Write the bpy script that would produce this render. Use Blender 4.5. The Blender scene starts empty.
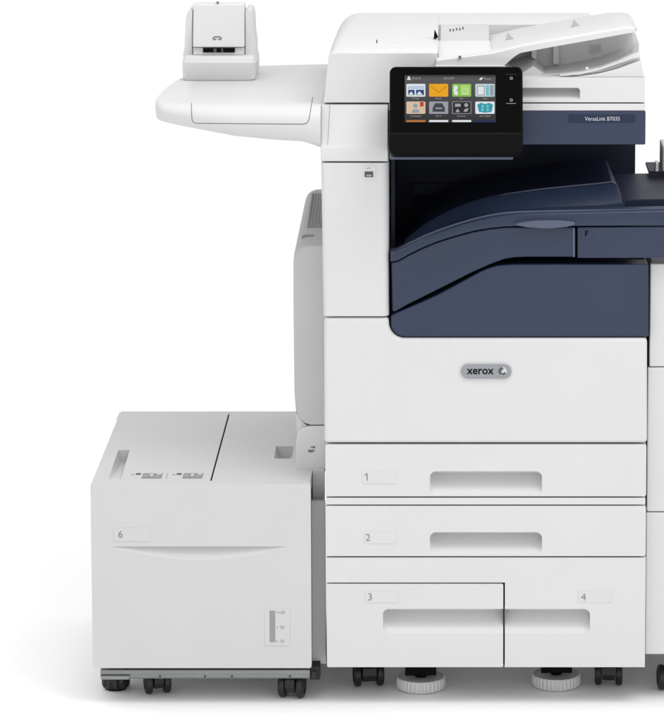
import bpy, bmesh, math, random
from mathutils import Vector, Matrix
random.seed(7)
S = bpy.context.scene
COL = S.collection

# ---------------------------------------------------------------- camera
PW, PH = 664.0, 720.0
FPX = 3532.0                     # focal length in photo pixels
DIST, PITCH, HC = 6.5, math.radians(8.0), 2.085
CX, CY = 450.0, -400.0 + FPX * math.tan(PITCH)   # principal point in the (cropped) photo
cam = bpy.data.cameras.new("camera"); camo = bpy.data.objects.new("camera", cam); COL.objects.link(camo)
camo.location = (0, -DIST, HC); camo.rotation_euler = (math.radians(90) - PITCH, 0, 0)
cam.sensor_fit = 'HORIZONTAL'; cam.sensor_width = 36.0; cam.lens = FPX / PW * 36.0
cam.shift_x = (PW / 2 - CX) / PW; cam.shift_y = (CY - PH / 2) / PW
cam.clip_start = 0.05; cam.clip_end = 500
S.camera = camo

# ---------------------------------------------------------------- studio light
S.view_settings.view_transform = 'Standard'; S.view_settings.look = 'None'
S.view_settings.exposure = 0.0; S.view_settings.gamma = 1.0
w = bpy.data.worlds.new("World"); S.world = w; w.use_nodes = True
nt = w.node_tree; bg = nt.nodes['Background']
tc = nt.nodes.new('ShaderNodeTexCoord'); sep = nt.nodes.new('ShaderNodeSeparateXYZ')
def wmath(op, a, b=None):
    n = nt.nodes.new('ShaderNodeMath'); n.operation = op
    for i, q in enumerate((a, b)):
        if q is None: continue
        if isinstance(q, (int, float)): n.inputs[i].default_value = q
        else: nt.links.new(q, n.inputs[i])
    return n.outputs[0]
nt.links.new(tc.outputs['Generated'], sep.inputs[0])
up_ = wmath('MAXIMUM', sep.outputs['Z'], 0.0)                        # ceiling brighter than the walls
fr_w = wmath('MAXIMUM', wmath('MULTIPLY', sep.outputs['Y'], -1.0), 0.0)   # extra glow added on the camera side to lift the front floor
rad_ = wmath('ADD', wmath('ADD', wmath('MULTIPLY', up_, 1.10), 0.48), wmath('MULTIPLY', wmath('POWER', fr_w, 2.0), 0.45))
cmb = nt.nodes.new('ShaderNodeCombineColor')
for i in range(3): nt.links.new(rad_, cmb.inputs[i])
nt.links.new(cmb.outputs[0], bg.inputs['Color'])
bg.inputs['Strength'].default_value = 0.88
def area(name, loc, target, size, power):
    l = bpy.data.lights.new(name, 'AREA'); l.shape = 'RECTANGLE'; l.size, l.size_y = size; l.energy = power
    o = bpy.data.objects.new(name, l); COL.objects.link(o); o.location = loc
    o.rotation_euler = (Vector(target) - Vector(loc)).to_track_quat('-Z', 'Y').to_euler(); return o
area("key_softbox", (1.8, -1.9, 4.4), (-0.1, -0.2, 0.3), (2.0, 1.6), 48)
area("top_fill", (0.0, -0.75, 3.0), (0.0, -0.74, 0.0), (3.4, 0.5), 14)  # added overhead lamp, brightens the floor in front of the machines
area("fill_strip", (0.1, -3.4, 0.40), (-0.1, 0.2, 0.05), (3.2, 0.5), 5)  # added low lamp, lifts the dark floor under the machines

# ---------------------------------------------------------------- pixel <-> place
_f = Vector((0, math.cos(PITCH), -math.sin(PITCH))); _u = Vector((0, math.sin(PITCH), math.cos(PITCH)))
_c = Vector((0, -DIST, HC))
def ray(u, v): return _f + Vector((1, 0, 0)) * ((u - CX) / FPX) - _u * ((v - CY) / FPX)
def P(u, v, Y=0.0):
    d = ray(u, v); return _c + d * ((Y + DIST) / d.y)
def G(u, v, z):
    d = ray(u, v); return _c + d * ((z - HC) / d.z)
def X(u, v, Y=0.0): return P(u, v, Y).x
def Z(v, Y=0.0): return P(450, v, Y).z

# ---------------------------------------------------------------- materials
def mat(name, col, rough=0.45, spec=0.4, metal=0.0, bump=0.0, bscale=900, emit=0.0, var=0.0):
    m = bpy.data.materials.new(name); m.use_nodes = True; n = m.node_tree; b = n.nodes['Principled BSDF']
    b.inputs['Base Color'].default_value = (*col, 1); b.inputs['Roughness'].default_value = rough
    b.inputs['Specular IOR Level'].default_value = spec; b.inputs['Metallic'].default_value = metal
    if emit:
        b.inputs['Emission Color'].default_value = (*col, 1); b.inputs['Emission Strength'].default_value = emit
    g = n.nodes.new('ShaderNodeTexCoord')
    if bump:
        t = n.nodes.new('ShaderNodeTexNoise'); t.inputs['Scale'].default_value = bscale; t.inputs['Detail'].default_value = 2
        bp = n.nodes.new('ShaderNodeBump'); bp.inputs['Strength'].default_value = bump; bp.inputs['Distance'].default_value = 0.0006
        n.links.new(g.outputs['Object'], t.inputs['Vector']); n.links.new(t.outputs[0], bp.inputs['Height'])
        n.links.new(bp.outputs[0], b.inputs['Normal'])
    if var:
        t = n.nodes.new('ShaderNodeTexNoise'); t.inputs['Scale'].default_value = 9; t.inputs['Detail'].default_value = 4
        r = n.nodes.new('ShaderNodeValToRGB')
        r.color_ramp.elements[0].color = (*[c * (1 - var) for c in col], 1); r.color_ramp.elements[0].position = 0.3
        r.color_ramp.elements[1].color = (*[min(1, c * (1 + var)) for c in col], 1); r.color_ramp.elements[1].position = 0.7
        n.links.new(g.outputs['Object'], t.inputs['Vector']); n.links.new(t.outputs[0], r.inputs[0]); n.links.new(r.outputs[0], b.inputs['Base Color'])
        mr = n.nodes.new('ShaderNodeMapRange'); mr.inputs['To Min'].default_value = rough - 0.05; mr.inputs['To Max'].default_value = rough + 0.05
        n.links.new(t.outputs[0], mr.inputs['Value']); n.links.new(mr.outputs[0], b.inputs['Roughness'])
    return m
M_FLOOR = mat('white_sweep', (0.93, 0.93, 0.93), 0.6, 0.15, var=0.004)
M_WHITE = mat('white_plastic', (0.605, 0.605, 0.607), 0.42, 0.35, bump=0.12, var=0.012)
M_COOL = mat('pale_plastic', (0.60, 0.602, 0.605), 0.45, 0.35, bump=0.12, var=0.012)
M_FEED = mat('feeder_plastic', (0.545, 0.546, 0.548), 0.5, 0.3, bump=0.12, var=0.012)
M_LABELF = mat('feeder_label', (0.545, 0.546, 0.548), 0.5, 0.3)
M_LABEL = mat('label_plastic', (0.595, 0.596, 0.598), 0.5, 0.3)
M_GREY = mat('grey_plastic', (0.50, 0.502, 0.505), 0.5, 0.3, bump=0.15, var=0.02)
M_MID = mat('soft_grey_plastic', (0.61, 0.612, 0.616), 0.5, 0.3, bump=0.1, var=0.02)
M_SLATE = mat('louvre_grey', (0.30, 0.30, 0.305), 0.6, 0.2)
M_DOCK = mat('warm_grey_plate', (0.52, 0.518, 0.50), 0.5, 0.3, var=0.03)
M_STEEL = mat('zinc_steel', (0.24, 0.25, 0.25), 0.38, 0.5, metal=0.5, var=0.08)
M_NAVY = mat('navy_plastic', (0.023, 0.034, 0.070), 0.33, 0.32, bump=0.2, var=0.05)
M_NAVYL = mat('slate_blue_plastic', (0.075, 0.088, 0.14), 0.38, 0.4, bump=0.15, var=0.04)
M_NAVYD = mat('deep_navy_plastic', (0.015, 0.020, 0.040), 0.45, 0.2, bump=0.15, var=0.05)
M_DARK = mat('seam_dark', (0.035, 0.035, 0.037), 0.7, 0.1)
M_BLACK = mat('black_plastic', (0.006, 0.006, 0.0065), 0.4, 0.015, var=0.1)
M_CASTER = mat('caster_black', (0.011, 0.0105, 0.0105), 0.38, 0.4, var=0.15)
M_GLASS = mat('black_gloss', (0.003, 0.003, 0.0033), 0.2, 0.02)
M_INK = mat('grey_ink', (0.09, 0.09, 0.10), 0.6, 0.2)
M_NUM = mat('number_grey', (0.21, 0.21, 0.215), 0.6, 0.2)
M_FAINT = mat('pale_ink', (0.33, 0.33, 0.34), 0.6, 0.2)
M_PRINT = mat('white_ink', (0.5, 0.52, 0.55), 0.6, 0.2)
M_BADGE = mat('badge_grey', (0.26, 0.268, 0.285), 0.35, 0.5, metal=0.3)
M_BADGERIM = mat('badge_rim', (0.5, 0.51, 0.53), 0.3, 0.5, metal=0.5)
def lit(name, r, g, b, k=1.0):
    def s(c): c /= 255.0; return c / 12.92 if c <= 0.04045 else ((c + 0.055) / 1.055) ** 2.4
    m = bpy.data.materials.new(name); m.use_nodes = True; p = m.node_tree.nodes['Principled BSDF']
    c = (s(r), s(g), s(b), 1); p.inputs['Base Color'].default_value = (0.004, 0.004, 0.004, 1)
    p.inputs['Roughness'].default_value = 0.3; p.inputs['Specular IOR Level'].default_value = 0.08
    p.inputs['Emission Color'].default_value = c; p.inputs['Emission Strength'].default_value = k * 0.86; return m

# ---------------------------------------------------------------- object helpers
BASE = {}
def props(o, label=None, cat=None, group=None, kind=None):
    if label: o['label'] = label
    if cat: o['category'] = cat
    if group: o['group'] = group
    if kind: o['kind'] = kind
    return o
def thing(name, loc, label, cat):
    o = bpy.data.objects.new(name, None); COL.objects.link(o); o.location = loc; o.empty_display_size = 0.1
    BASE[o.name] = Vector(loc); return props(o, label, cat)
def link(name, me, m, parent=None, bevel=0.0, seg=3, smooth=True, label=None, angle=28, split=35):
    """me in world coordinates -> object with its origin at its middle, parented without offsets"""
    c = Vector((0, 0, 0))
    lo = Vector((min(v.co.x for v in me.vertices), min(v.co.y for v in me.vertices), min(v.co.z for v in me.vertices)))
    hi = Vector((max(v.co.x for v in me.vertices), max(v.co.y for v in me.vertices), max(v.co.z for v in me.vertices)))
    c = (lo + hi) / 2
    me.transform(Matrix.Translation(-c))
    if not me.materials: me.materials.append(m)
    o = bpy.data.objects.new(name, me); COL.objects.link(o)
    if parent: o.parent = parent; o.location = c - BASE[parent.name]
    else: o.location = c
    BASE[o.name] = c
    if smooth:
        for p in me.polygons: p.use_smooth = True
    if bevel:
        b = o.modifiers.new('bevel', 'BEVEL'); b.width = bevel; b.segments = seg; b.limit_method = 'ANGLE'
        b.angle_limit = math.radians(angle); b.harden_normals = True
    elif smooth:
        e = o.modifiers.new('split', 'EDGE_SPLIT'); e.split_angle = math.radians(split)
    if label: o['label'] = label
    return o
def from_bm(bm, name='m'):
    bmesh.ops.remove_doubles(bm, verts=bm.verts, dist=1e-6)
    bmesh.ops.recalc_face_normals(bm, faces=bm.faces)
    me = bpy.data.meshes.new(name); bm.to_mesh(me); bm.free(); return me
def add_prism(bm, pts, y0, y1, y1pts=None):
    """polygon given as (x, z) at depth y0, carried back to depth y1"""
    a = [bm.verts.new((x, y0, z)) for x, z in pts]
    b = [bm.verts.new((x, y1, z)) for x, z in (y1pts or pts)]
    n = len(pts); bm.faces.new(a); bm.faces.new(b[::-1])
    for i in range(n):
        j = (i + 1) % n; bm.faces.new((a[i], b[i], b[j], a[j]))
def add_box(bm, x0, x1, y0, y1, z0, z1): add_prism(bm, [(x0, z0), (x1, z0), (x1, z1), (x0, z1)], y0, y1)
def add_loft(bm, secs, caps=True):
    vs = [[bm.verts.new(p) for p in s] for s in secs]; n = len(secs[0])
    for a, b in zip(vs, vs[1:]):
        for i in range(n):
            j = (i + 1) % n; bm.faces.new((a[i], a[j], b[j], b[i]))
    if caps: bm.faces.new(vs[0][::-1]); bm.faces.new(vs[-1])
def add_cyl(bm, c, axis, r, h, n=32, r2=None):
    q = Vector(axis).normalized().to_track_quat('Z', 'Y').to_matrix().to_4x4()
    bmesh.ops.create_cone(bm, cap_ends=True, segments=n, radius1=r, radius2=r if r2 is None else r2, depth=h, matrix=Matrix.Translation(c) @ q)
def prism(name, pts, y0, y1, m, parent=None, bevel=0.0, **k):
    bm = bmesh.new(); add_prism(bm, pts, y0, y1); return link(name, from_bm(bm), m, parent, bevel, **k)
def px(pts, Y): return [(P(u, v, Y).x, P(u, v, Y).z) for u, v in pts]
def box(name, x0, x1, y0, y1, z0, z1, m, parent=None, bevel=0.0, **k):
    bm = bmesh.new(); add_box(bm, x0, x1, y0, y1, z0, z1); return link(name, from_bm(bm), m, parent, bevel, **k)
def pbox(name, u0, u1, v0, v1, y0, y1, m, parent=None, bevel=0.0, **k):
    """front face spans the given picture rectangle at depth y0"""
    a = P(u0, v0, y0); b = P(u1, v1, y0)
    vm = (v0 + v1) / 2
    return box(name, X(u0, vm, y0), X(u1, vm, y0), y0, y1, b.z, a.z, m, parent, bevel, **k)
def rrect(x0, x1, z0, z1, r, n=6, rs=None):
    rs = rs or (r, r, r, r); pts = []
    for (cx, cz, sx, sz, a0), r in zip(((x0, z0, 1, 1, 180), (x1, z0, -1, 1, 270), (x1, z1, -1, -1, 0), (x0, z1, 1, -1, 90)), rs):
        for i in range(n + 1):
            a = math.radians(a0 + 90 * i / n)
            pts.append((cx + sx * r + r * math.cos(a), cz + sz * r + r * math.sin(a)))
    return pts
def cut(me, cutters):
    """carve pockets out of a mesh while it is being built"""
    o = bpy.data.objects.new('tmp', me); COL.objects.link(o); tmp = []
    for c in cutters:
        k = bpy.data.objects.new('tmp_cut', c); COL.objects.link(k); tmp.append(k)
        md = o.modifiers.new('b', 'BOOLEAN'); md.object = k; md.operation = 'DIFFERENCE'; md.solver = 'EXACT'
    dg = bpy.context.evaluated_depsgraph_get(); dg.update()
    new = bpy.data.meshes.new_from_object(o.evaluated_get(dg))
    for k in tmp: bpy.data.objects.remove(k)
    bpy.data.objects.remove(o); return new
def yz_prism(pts, x0, x1):
    bm = bmesh.new(); a = [bm.verts.new((x0, y, z)) for y, z in pts]; b = [bm.verts.new((x1, y, z)) for y, z in pts]
    n = len(pts); bm.faces.new(a); bm.faces.new(b[::-1])
    for i in range(n): bm.faces.new((a[i], b[i], b[(i + 1) % n], a[(i + 1) % n]))
    return from_bm(bm)
def scoop(x0, x1, zt, zb, depth=0.036, yf=0.0, left=True, right=True, r=0.012):
    """wedge shaped finger pocket: deep under its top edge, running out at the bottom, rounded ends"""
    prof = [(0.0, depth), (0.25, depth * 0.97), (0.5, depth * 0.72), (0.75, depth * 0.36), (1.0, -0.0005)]
    bm = bmesh.new(); secs = []
    def col(x, zt_, zb_, k):
        s = [(x, yf - 0.01, zt_)] + [(x, yf + d * k if d > 0 else yf + d, zt_ + (zb_ - zt_) * t) for t, d in prof] + [(x, yf - 0.01, zb_)]
        return [Vector(p) for p in s]
    n = 7; h = zt - zb
    if left:
        for i in range(n):
            a = math.pi / 2 * i / n; ins = r * (1 - math.sin(a)); xx = x0 + r * (1 - math.cos(a))
            secs.append(col(xx, zt - ins * 0.9, zb + ins * 0.9, 0.30 + 0.70 * math.sin(a)))
    else: secs.append(col(x0, zt, zb, 1))
    secs.append(col(x0 + (r * 2.2 if left else 0.004), zt, zb, 1)); secs.append(col(x1 - (r if right else 0.004), zt, zb, 1))
    if right:
        for i in range(1, n + 1):
            a = math.pi / 2 * i / n; ins = r * (1 - math.cos(a)); xx = x1 - r + r * math.sin(a)
            secs.append(col(xx, zt - ins, zb + ins * 0.8, 1 - 0.15 * i / n))
    else: secs.append(col(x1, zt, zb, 1))
    add_loft(bm, secs); return from_bm(bm)
def text_mesh(s, size, width=None, bold=0.0, squeeze=1.0):
    c = bpy.data.curves.new('t', 'FONT'); c.body = s; c.size = size; c.align_x = 'CENTER'; c.align_y = 'CENTER'
    c.offset = bold; c.extrude = 0.0; c.resolution_u = 3
    o = bpy.data.objects.new('t', c); COL.objects.link(o); dg = bpy.context.evaluated_depsgraph_get(); dg.update()
    me = bpy.data.meshes.new_from_object(o.evaluated_get(dg)); bpy.data.objects.remove(o); bpy.data.curves.remove(c)
    me.materials.clear()
    xs = [v.co.x for v in me.vertices]; ys = [v.co.y for v in me.vertices]
    cx, cy = (min(xs) + max(xs)) / 2, (min(ys) + max(ys)) / 2
    k = (width / (max(xs) - min(xs))) if width else 1.0
    for v in me.vertices: v.co.x = (v.co.x - cx) * k * squeeze; v.co.y = (v.co.y - cy)
    return me
FRONT = Matrix.Rotation(math.radians(90), 4, 'X')
def writing(name, s, u, v, Y, size, m, parent, width=None, bold=0.0, frame=None, at=None):
    me = text_mesh(s, size, width, bold)
    me.transform(frame if frame is not None else Matrix.Translation(P(u, v, Y)) @ FRONT)
    return link(name, me, m, parent, smooth=False)

def number(ch, u, v, Y, par):
    if ch == '1':
        c = P(u, v, Y); h = .0072; w = .00095; bm = bmesh.new()
        add_prism(bm, [(c.x - w + .001, c.z - h), (c.x + w + .001, c.z - h), (c.x + w + .001, c.z + h), (c.x - w * .4 + .001, c.z + h), (c.x - .0035, c.z + h * .62), (c.x - .0030, c.z + h * .40), (c.x - w + .001, c.z + h * .62)], Y, Y + .0008)
        return link('number', from_bm(bm), M_NUM, par, smooth=False)
    return writing('number', ch, u, v, Y, 0.0198, M_NUM, par, bold=-0.0001)
def on_skin(o, u, v, lift=.0002):
    """the point of object o's skin seen under a photo point, with the skin's normal"""
    bpy.context.evaluated_depsgraph_get().update()
    wo = BASE[o.name]; ok, loc, nrm, i = o.ray_cast(_c - wo, ray(u, v).normalized())
    if not ok: return None
    if nrm.dot(ray(u, v)) > 0: nrm = -nrm
    return loc + wo + nrm * lift
def decal(name, o, pts, m, par, lift=.0005, th=.002):
    """small flat piece lying on an object's skin"""
    ps = [on_skin(o, u, v, lift) for u, v in pts]
    if any(p is None for p in ps): return None
    n = (ps[1] - ps[0]).cross(ps[2] - ps[0]).normalized()
    if n.dot(ray(*pts[0])) > 0: n = -n
    bm = bmesh.new(); add_loft(bm, [ps, [p - n * th for p in ps]]); return link(name, from_bm(bm), m, par, smooth=False)

# ================================================================ setting
bm = bmesh.new(); bmesh.ops.create_grid(bm, x_segments=1, y_segments=1, size=150)
fl = link('floor', from_bm(bm), M_FLOOR, smooth=False); props(fl, kind='structure')

# ================================================================ printer
PR = thing('multifunction_printer', (X(486, 667), 0.3, 0), 'white and navy floor-standing office printer with four paper drawers, black touch panel and side shelf', 'printer')
YB = 0.60
xl, xr = X(325.5, 500), X(646, 500)
zbot = Z(667.3)

def front_panel(name, pts, y1=0.052, m=M_WHITE, bevel=0.0035, cuts=(), y0=0.0, label=None, seg=3):
    bm = bmesh.new(); add_prism(bm, pts, y0, y1); me = from_bm(bm)
    if cuts: me = cut(me, list(cuts)); me.materials.clear()
    return link(name, me, m, PR, bevel, seg=seg, label=label)

# carcass behind the fronts
bm = bmesh.new()
add_box(bm, xl + .004, xr - .004, 0.056, YB, zbot + .065, Z(340))
add_box(bm, xl + .004, xr - .004, 0.066, YB, Z(340) + .001, Z(268))
link('carcass', from_bm(bm), M_DARK, PR, 0.002)
box('bounce_pan', xl + .005, xr - .005, 0.0565, YB - .002, zbot + .060, zbot + .0645, M_WHITE, PR, 0.001)  # unseen white plate added to bounce light onto the floor below
for s, xx in ((1, xl), (2, xr - .0035)):
    box('side_panel', xx, xx + .0035, 0.0535, YB + .002, zbot, Z(266), M_WHITE, PR, 0.001)

# drawers
def drawer(v0, v1, uh, vh, num, lab):
    pts = rrect(xl, xr, Z(v1), Z(v0), 0.004, 3)
    f = front_panel('drawer', pts, cuts=[scoop(X(uh[0], vh[0]), X(uh[1], vh[0]), Z(vh[0]), Z(vh[1]))], label=lab)
    return f
def num_label(par, rect, ch, u, v, yf=0.0):
    u0, u1, v0, v1 = rect
    bm = bmesh.new(); add_prism(bm, rrect(X(u0, v0), X(u1, v0), Z(v1), Z(v0), 0.0015, 3), yf - 0.0009, yf + 0.001)
    link('label_plate', from_bm(bm), M_LABEL, par, 0.0004, seg=1)
    number(ch, u, v, yf - 0.0014, par)
d1 = drawer(444.6, 496.4, (430, 542), (471.3, 494.5), '1', 'upper full-width drawer front marked 1')
num_label(d1, (362, 396.5, 471, 483.5), '1', 366.5, 477)
front_panel('trim_strip', rrect(xl + .001, xr - .001, Z(504.6), Z(498.0), 0.002, 3), bevel=0.002)
d2 = drawer(506.0, 556.2, (430, 542), (532.2, 553.8), '2', 'lower full-width drawer front marked 2')
num_label(d2, (364, 396.5, 531.5, 543.5), '2', 368, 537.5)
# tandem cabinet
xc, xd = X(503.2, 620), X(504.9, 620)
xl3, xr3 = X(326.8, 620), X(645.2, 620)
h0, h1 = X(383, 620), X(590, 620)
d3 = front_panel('drawer', rrect(xl3, xc, Z(667.3), Z(584.0), 0.003, 3), cuts=[scoop(h0, xc + .004, Z(609), Z(633.5), right=False)], label='low left drawer front marked 3')
num_label(d3, (365, 398, 591, 602.5), '3', 370, 597)
d4 = front_panel('drawer', [(xd, Z(667.3)), (xr3, Z(667.3)), (xr3, Z(557.8)), (xl3, Z(557.8)), (xl3, Z(582.6)), (xd, Z(582.6))],
                 cuts=[scoop(xd - .004, h1, Z(609), Z(633.5), left=False)], label='low right drawer front marked 4')
num_label(d4, (578, 612.5, 591, 602.5), '4', 583.5, 597)

box('drawer_gap_shade', xc + .0002, xd - .0002, .012, .05, zbot + .002, Z(584), M_DARK, PR)  # dark strip set in the slit, its colour standing in for shade
# lower white door with cut-away round the navy panel
ul, ur = X(323.8, 400), X(647.4, 400)
def arc(cu, cv, r, a0, a1, n=8):
    return [(cu + r * math.cos(math.radians(a0 + (a1 - a0) * i / n)), cv + r * math.sin(math.radians(a0 + (a1 - a0) * i / n))) for i in range(n + 1)]
door = [(324.2, 443.2), (647.2, 443.2), (647.2, 338.6)] + arc(404.5, 323.0, 15.6, 90, 180) + [(388.6, 317.8), (324.0, 317.8)]
fd = front_panel('front_door', px(door, 0.0), y1=0.05, bevel=0.007, seg=5, label='plain white front door below the navy panel')
# badge
bx0, bx1, bz0, bz1 = X(460.2, 371), X(512.0, 371), Z(379.0), Z(363.2)
bd = prism('badge', rrect(bx0, bx1, bz0, bz1, (bz1 - bz0) / 2 - 1e-5, 10), -0.003, 0.001, M_BADGERIM, PR, 0.0012)
i_ = 0.0011
prism('badge_field', rrect(bx0 + i_, bx1 - i_, bz0 + i_, bz1 - i_, (bz1 - bz0) / 2 - i_ - 1e-5, 10), -0.0036, -0.001, M_BADGE, bd, 0.0004, seg=2)
writing('wordmark', 'xerox', 480.3, 371.6, -0.0042, 0.0215, M_BLACK, bd, width=X(493.6, 371) - X(466.6, 371), bold=0.00035)
bm = bmesh.new(); add_cyl(bm, P(502.4, 371.3, -0.0044), (0, 1, 0), 0.0084, 0.0012, 28); lg = link('emblem', from_bm(bm), M_BADGERIM, bd, 0.0003, seg=2)
c = P(502.4, 371.3, -0.0052); R_ = 0.0078
def blade(cx, cz, rr, a0, a1, inner):
    p = [(c.x + rr * math.cos(math.radians(a)), c.z + rr * math.sin(math.radians(a))) for a in range(a0, a1 + 1, 10)]
    q = [(c.x + cx + inner * math.cos(math.radians(a)), c.z + cz + inner * math.sin(math.radians(a))) for a in range(a1, a0 - 1, -10)]
    return p + q
bm = bmesh.new(); add_prism(bm, blade(0.0026, -0.0008, R_, 90, 250, 0.0046), c.y - 0.0002, c.y + .0006)
add_prism(bm, blade(-0.001, 0.0015, R_, 270, 330, 0.0056), c.y - 0.0002, c.y + .0006)
link('emblem_stripe', from_bm(bm), M_INK, bd, smooth=False)

# navy lower panel (pulls down with the tray cover)
low = [(648.6, 336.9)] + arc(404.5, 323.2, 13.8, 90, 180) + [(390.7, 316.5), (396.5, 312.5), (410, 307), (424, 301), (438, 294.6), (455, 285.5), (470, 277.3), (480, 271.8), (488, 268.3), (497, 265.8), (508, 264.8), (520, 264.6), (648.6, 264.6)]
front_panel('toner_cover', px(low, 0.006), y0=0.006, y1=0.06, m=M_NAVY, bevel=0.003, label='wide navy cover above the white front door')
# duplex door with curved upper and lower edges
dd = [(391.5, 262.5), (398, 261.3), (410, 254.6), (424, 247.8), (438, 242.2), (455, 236.8), (472, 232.2), (490, 228.9), (505, 227.4), (520, 227.0), (574.6, 227.0),
      (574.6, 257.0), (525, 257.0), (514, 257.6), (504, 259.3), (490, 264.4), (472, 272.5), (455, 281), (438, 289.6), (424, 296.5), (408, 304.5), (395.5, 311.5), (392.5, 311.8)]
front_panel('curved_door', px(dd, 0.002), y0=0.002, y1=0.05, m=M_NAVY, bevel=0.003, label='navy door with curved edges and a finger grip')
br = prism('bridge_cover', px([(577.2, 227.2), (690, 226.4), (690, 258.2), (577.2, 258.2)], 0.002), 0.002, 0.05, M_NAVY, PR, 0.0025, label='navy transport cover reaching over the finisher')
bm = bmesh.new(); q0 = P(582.0, 228.8, 0.0); q1 = P(592.0, 239.0, 0.0)
add_box(bm, q0.x, q1.x, 0.0010, 0.0025, q1.z, q0.z); link('label_plate', from_bm(bm), M_NAVY, br, 0.0004, seg=2)
writing('letter_mark', 'F', 586.8, 233.4, 0.0003, 0.016, M_BLACK, br, bold=0.0003)
# finger grip
grip = [(513.4, 224.4), (520, 222.4), (532, 220.9), (548, 220.4), (562, 220.8), (575, 222.2), (575, 225.4), (566, 227.4), (552, 228.7), (540, 228.7), (527, 227.6), (518, 225.9)]
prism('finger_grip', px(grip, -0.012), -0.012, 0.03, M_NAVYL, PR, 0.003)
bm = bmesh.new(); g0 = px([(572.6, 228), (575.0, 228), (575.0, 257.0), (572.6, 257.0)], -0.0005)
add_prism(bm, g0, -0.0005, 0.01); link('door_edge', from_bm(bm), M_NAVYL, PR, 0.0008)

# lip of the output tray: curved front band
top_e = [(390.5, 249.6), (397, 248.4), (410, 241.4), (424, 234.6), (438, 228.9), (455, 222.9), (472, 217.8), (490, 213.6), (505, 211.3), (520, 210.3), (560, 209.4), (600, 208.6), (690, 206.6)]
bot_e = [(390.5, 261.6), (398, 260.2), (410, 253.4), (424, 246.6), (438, 241.0), (455, 235.6), (472, 231.0), (490, 227.8), (505, 226.3), (520, 225.8), (560, 225.8), (600, 225.6), (690, 225.2)]
bm = bmesh.new(); secs = []
for (tu, tv), (bu, bv) in zip(top_e, bot_e):
    a = P(tu, tv, 0.010); b = P(bu, bv, 0.0)
    # face, rounded nose, then a shallow dish going back to the tray
    secs.append([Vector((b.x, 0.0, b.z)), Vector((a.x, 0.0, a.z - 0.0085)), Vector((a.x, 0.0012, a.z - 0.0060)), Vector((a.x, 0.011, a.z - .0003)), Vector((a.x, 0.014, a.z)),
                 Vector((a.x, 0.030, a.z - 0.001)), Vector((a.x, 0.075, a.z - 0.012)), Vector((a.x, 0.30, a.z - 0.014)), Vector((a.x, 0.30, b.z)) ])
add_loft(bm, secs); link('tray_lip', from_bm(bm), M_NAVY, PR, 0.0, label='curved navy lip along the output bay')
# raised output tray
zt = P(560, 186, 0.10).z
def tr(u, v, Y, dz=0): p = P(u, v, Y); return Vector((p.x, p.y, p.z + dz))
bm = bmesh.new()
st = []
for uf, vf, ub, vb, ut, vt in ((405, 240, 418, 205, 405, 250), (422, 226, 434, 196, 422, 240), (440, 215.5, 450, 188, 440, 231), (456, 207.5, 466, 182, 456, 223), (472, 201.6, 482, 178, 472, 217), (488, 197.0, 496, 175, 488, 213), (505, 193.5, 512, 172, 505, 210), (540, 188.6, 543, 166, 540, 207.5), (575, 185, 575, 162, 575, 206), (600, 182.6, 596, 160, 601, 205), (612, 181.2, 605, 159.4, 616, 203.5), (617, 184, 608, 162, 622, 202), (623.5, 200, 612, 178, 624.5, 201.5)):
    a = tr(uf, vf, 0.075); b = tr(ub, vb, 0.33); t = tr(ut, vt, 0.045)
    st.append([t, a + Vector((0, -0.003, -0.0045)), a + Vector((0, -0.001, -0.003)), a + Vector((0, 0.004, -0.0002)), a + Vector((0, 0.012, -0.0035)), b, Vector((b.x, b.y, t.z - .02)), Vector((t.x, t.y, t.z - .02))])
add_loft(bm, st); link('output_tray', from_bm(bm), M_NAVY, PR, 0.0, label='raised navy paper tray inside the output bay')
M_HIGHLIGHT = mat('navy_highlight', (0.062, 0.074, 0.118), 0.3, 0.45)  # lighter navy painted in as the highlight along tray and lip edges
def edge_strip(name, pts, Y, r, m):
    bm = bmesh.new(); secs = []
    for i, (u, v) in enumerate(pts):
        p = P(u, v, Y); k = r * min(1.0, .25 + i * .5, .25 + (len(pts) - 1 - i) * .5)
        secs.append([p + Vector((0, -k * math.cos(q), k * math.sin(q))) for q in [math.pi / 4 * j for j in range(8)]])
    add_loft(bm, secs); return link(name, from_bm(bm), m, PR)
edge_strip('tray_highlight', [(u, v + .6) for u, v in ((500, 194.6), (505, 193.5), (522, 191), (540, 188.6), (558, 186.8), (575, 185), (588, 183.8), (601, 182.5), (612, 181.2), (617, 184), (623.2, 199))], .0735, .0017, M_HIGHLIGHT)
edge_strip('lip_highlight', [(u, v + 1.6) for u, v in top_e[1:]], .0055, .0022, M_HIGHLIGHT)
# bay shell: back wall, inner side wall with slots, paper exit, ceiling is the scanner
xw0 = X(389.3, 200); xbw = X(635.3, 160, 0.40)
M_BAY = mat('bay_black', (0.015, 0.019, 0.036), 0.5, 0.2)
box('bay_back', xw0 + .001, xbw, 0.40, YB, Z(266) + .001, Z(146), M_BAY, PR, 0.002)
bm = bmesh.new(); add_box(bm, xw0 + .0015, xw0 + .009, 0.09, 0.399, Z(262), Z(147))
for i in range(8):
    z = Z(176 + i * 3.2, 0.1); add_box(bm, xw0 + .0093, xw0 + .0115, 0.11, 0.17, z, z + .002)
link('bay_wall', from_bm(bm), M_BAY, PR, 0.0006)
bm = bmesh.new(); e0 = P(412, 194, 0.385); e1 = P(466, 218, 0.385)
add_box(bm, e0.x, e1.x, 0.393, 0.3995, e1.z - .02, e0.z + .02)
for i in range(22):
    x = e0.x + .006 + i * 0.0044; add_box(bm, x, x + .0018, 0.384, 0.3932, e1.z - .01, e0.z - .002)
link('paper_exit', from_bm(bm), M_BAY, PR, 0.0008)
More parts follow.
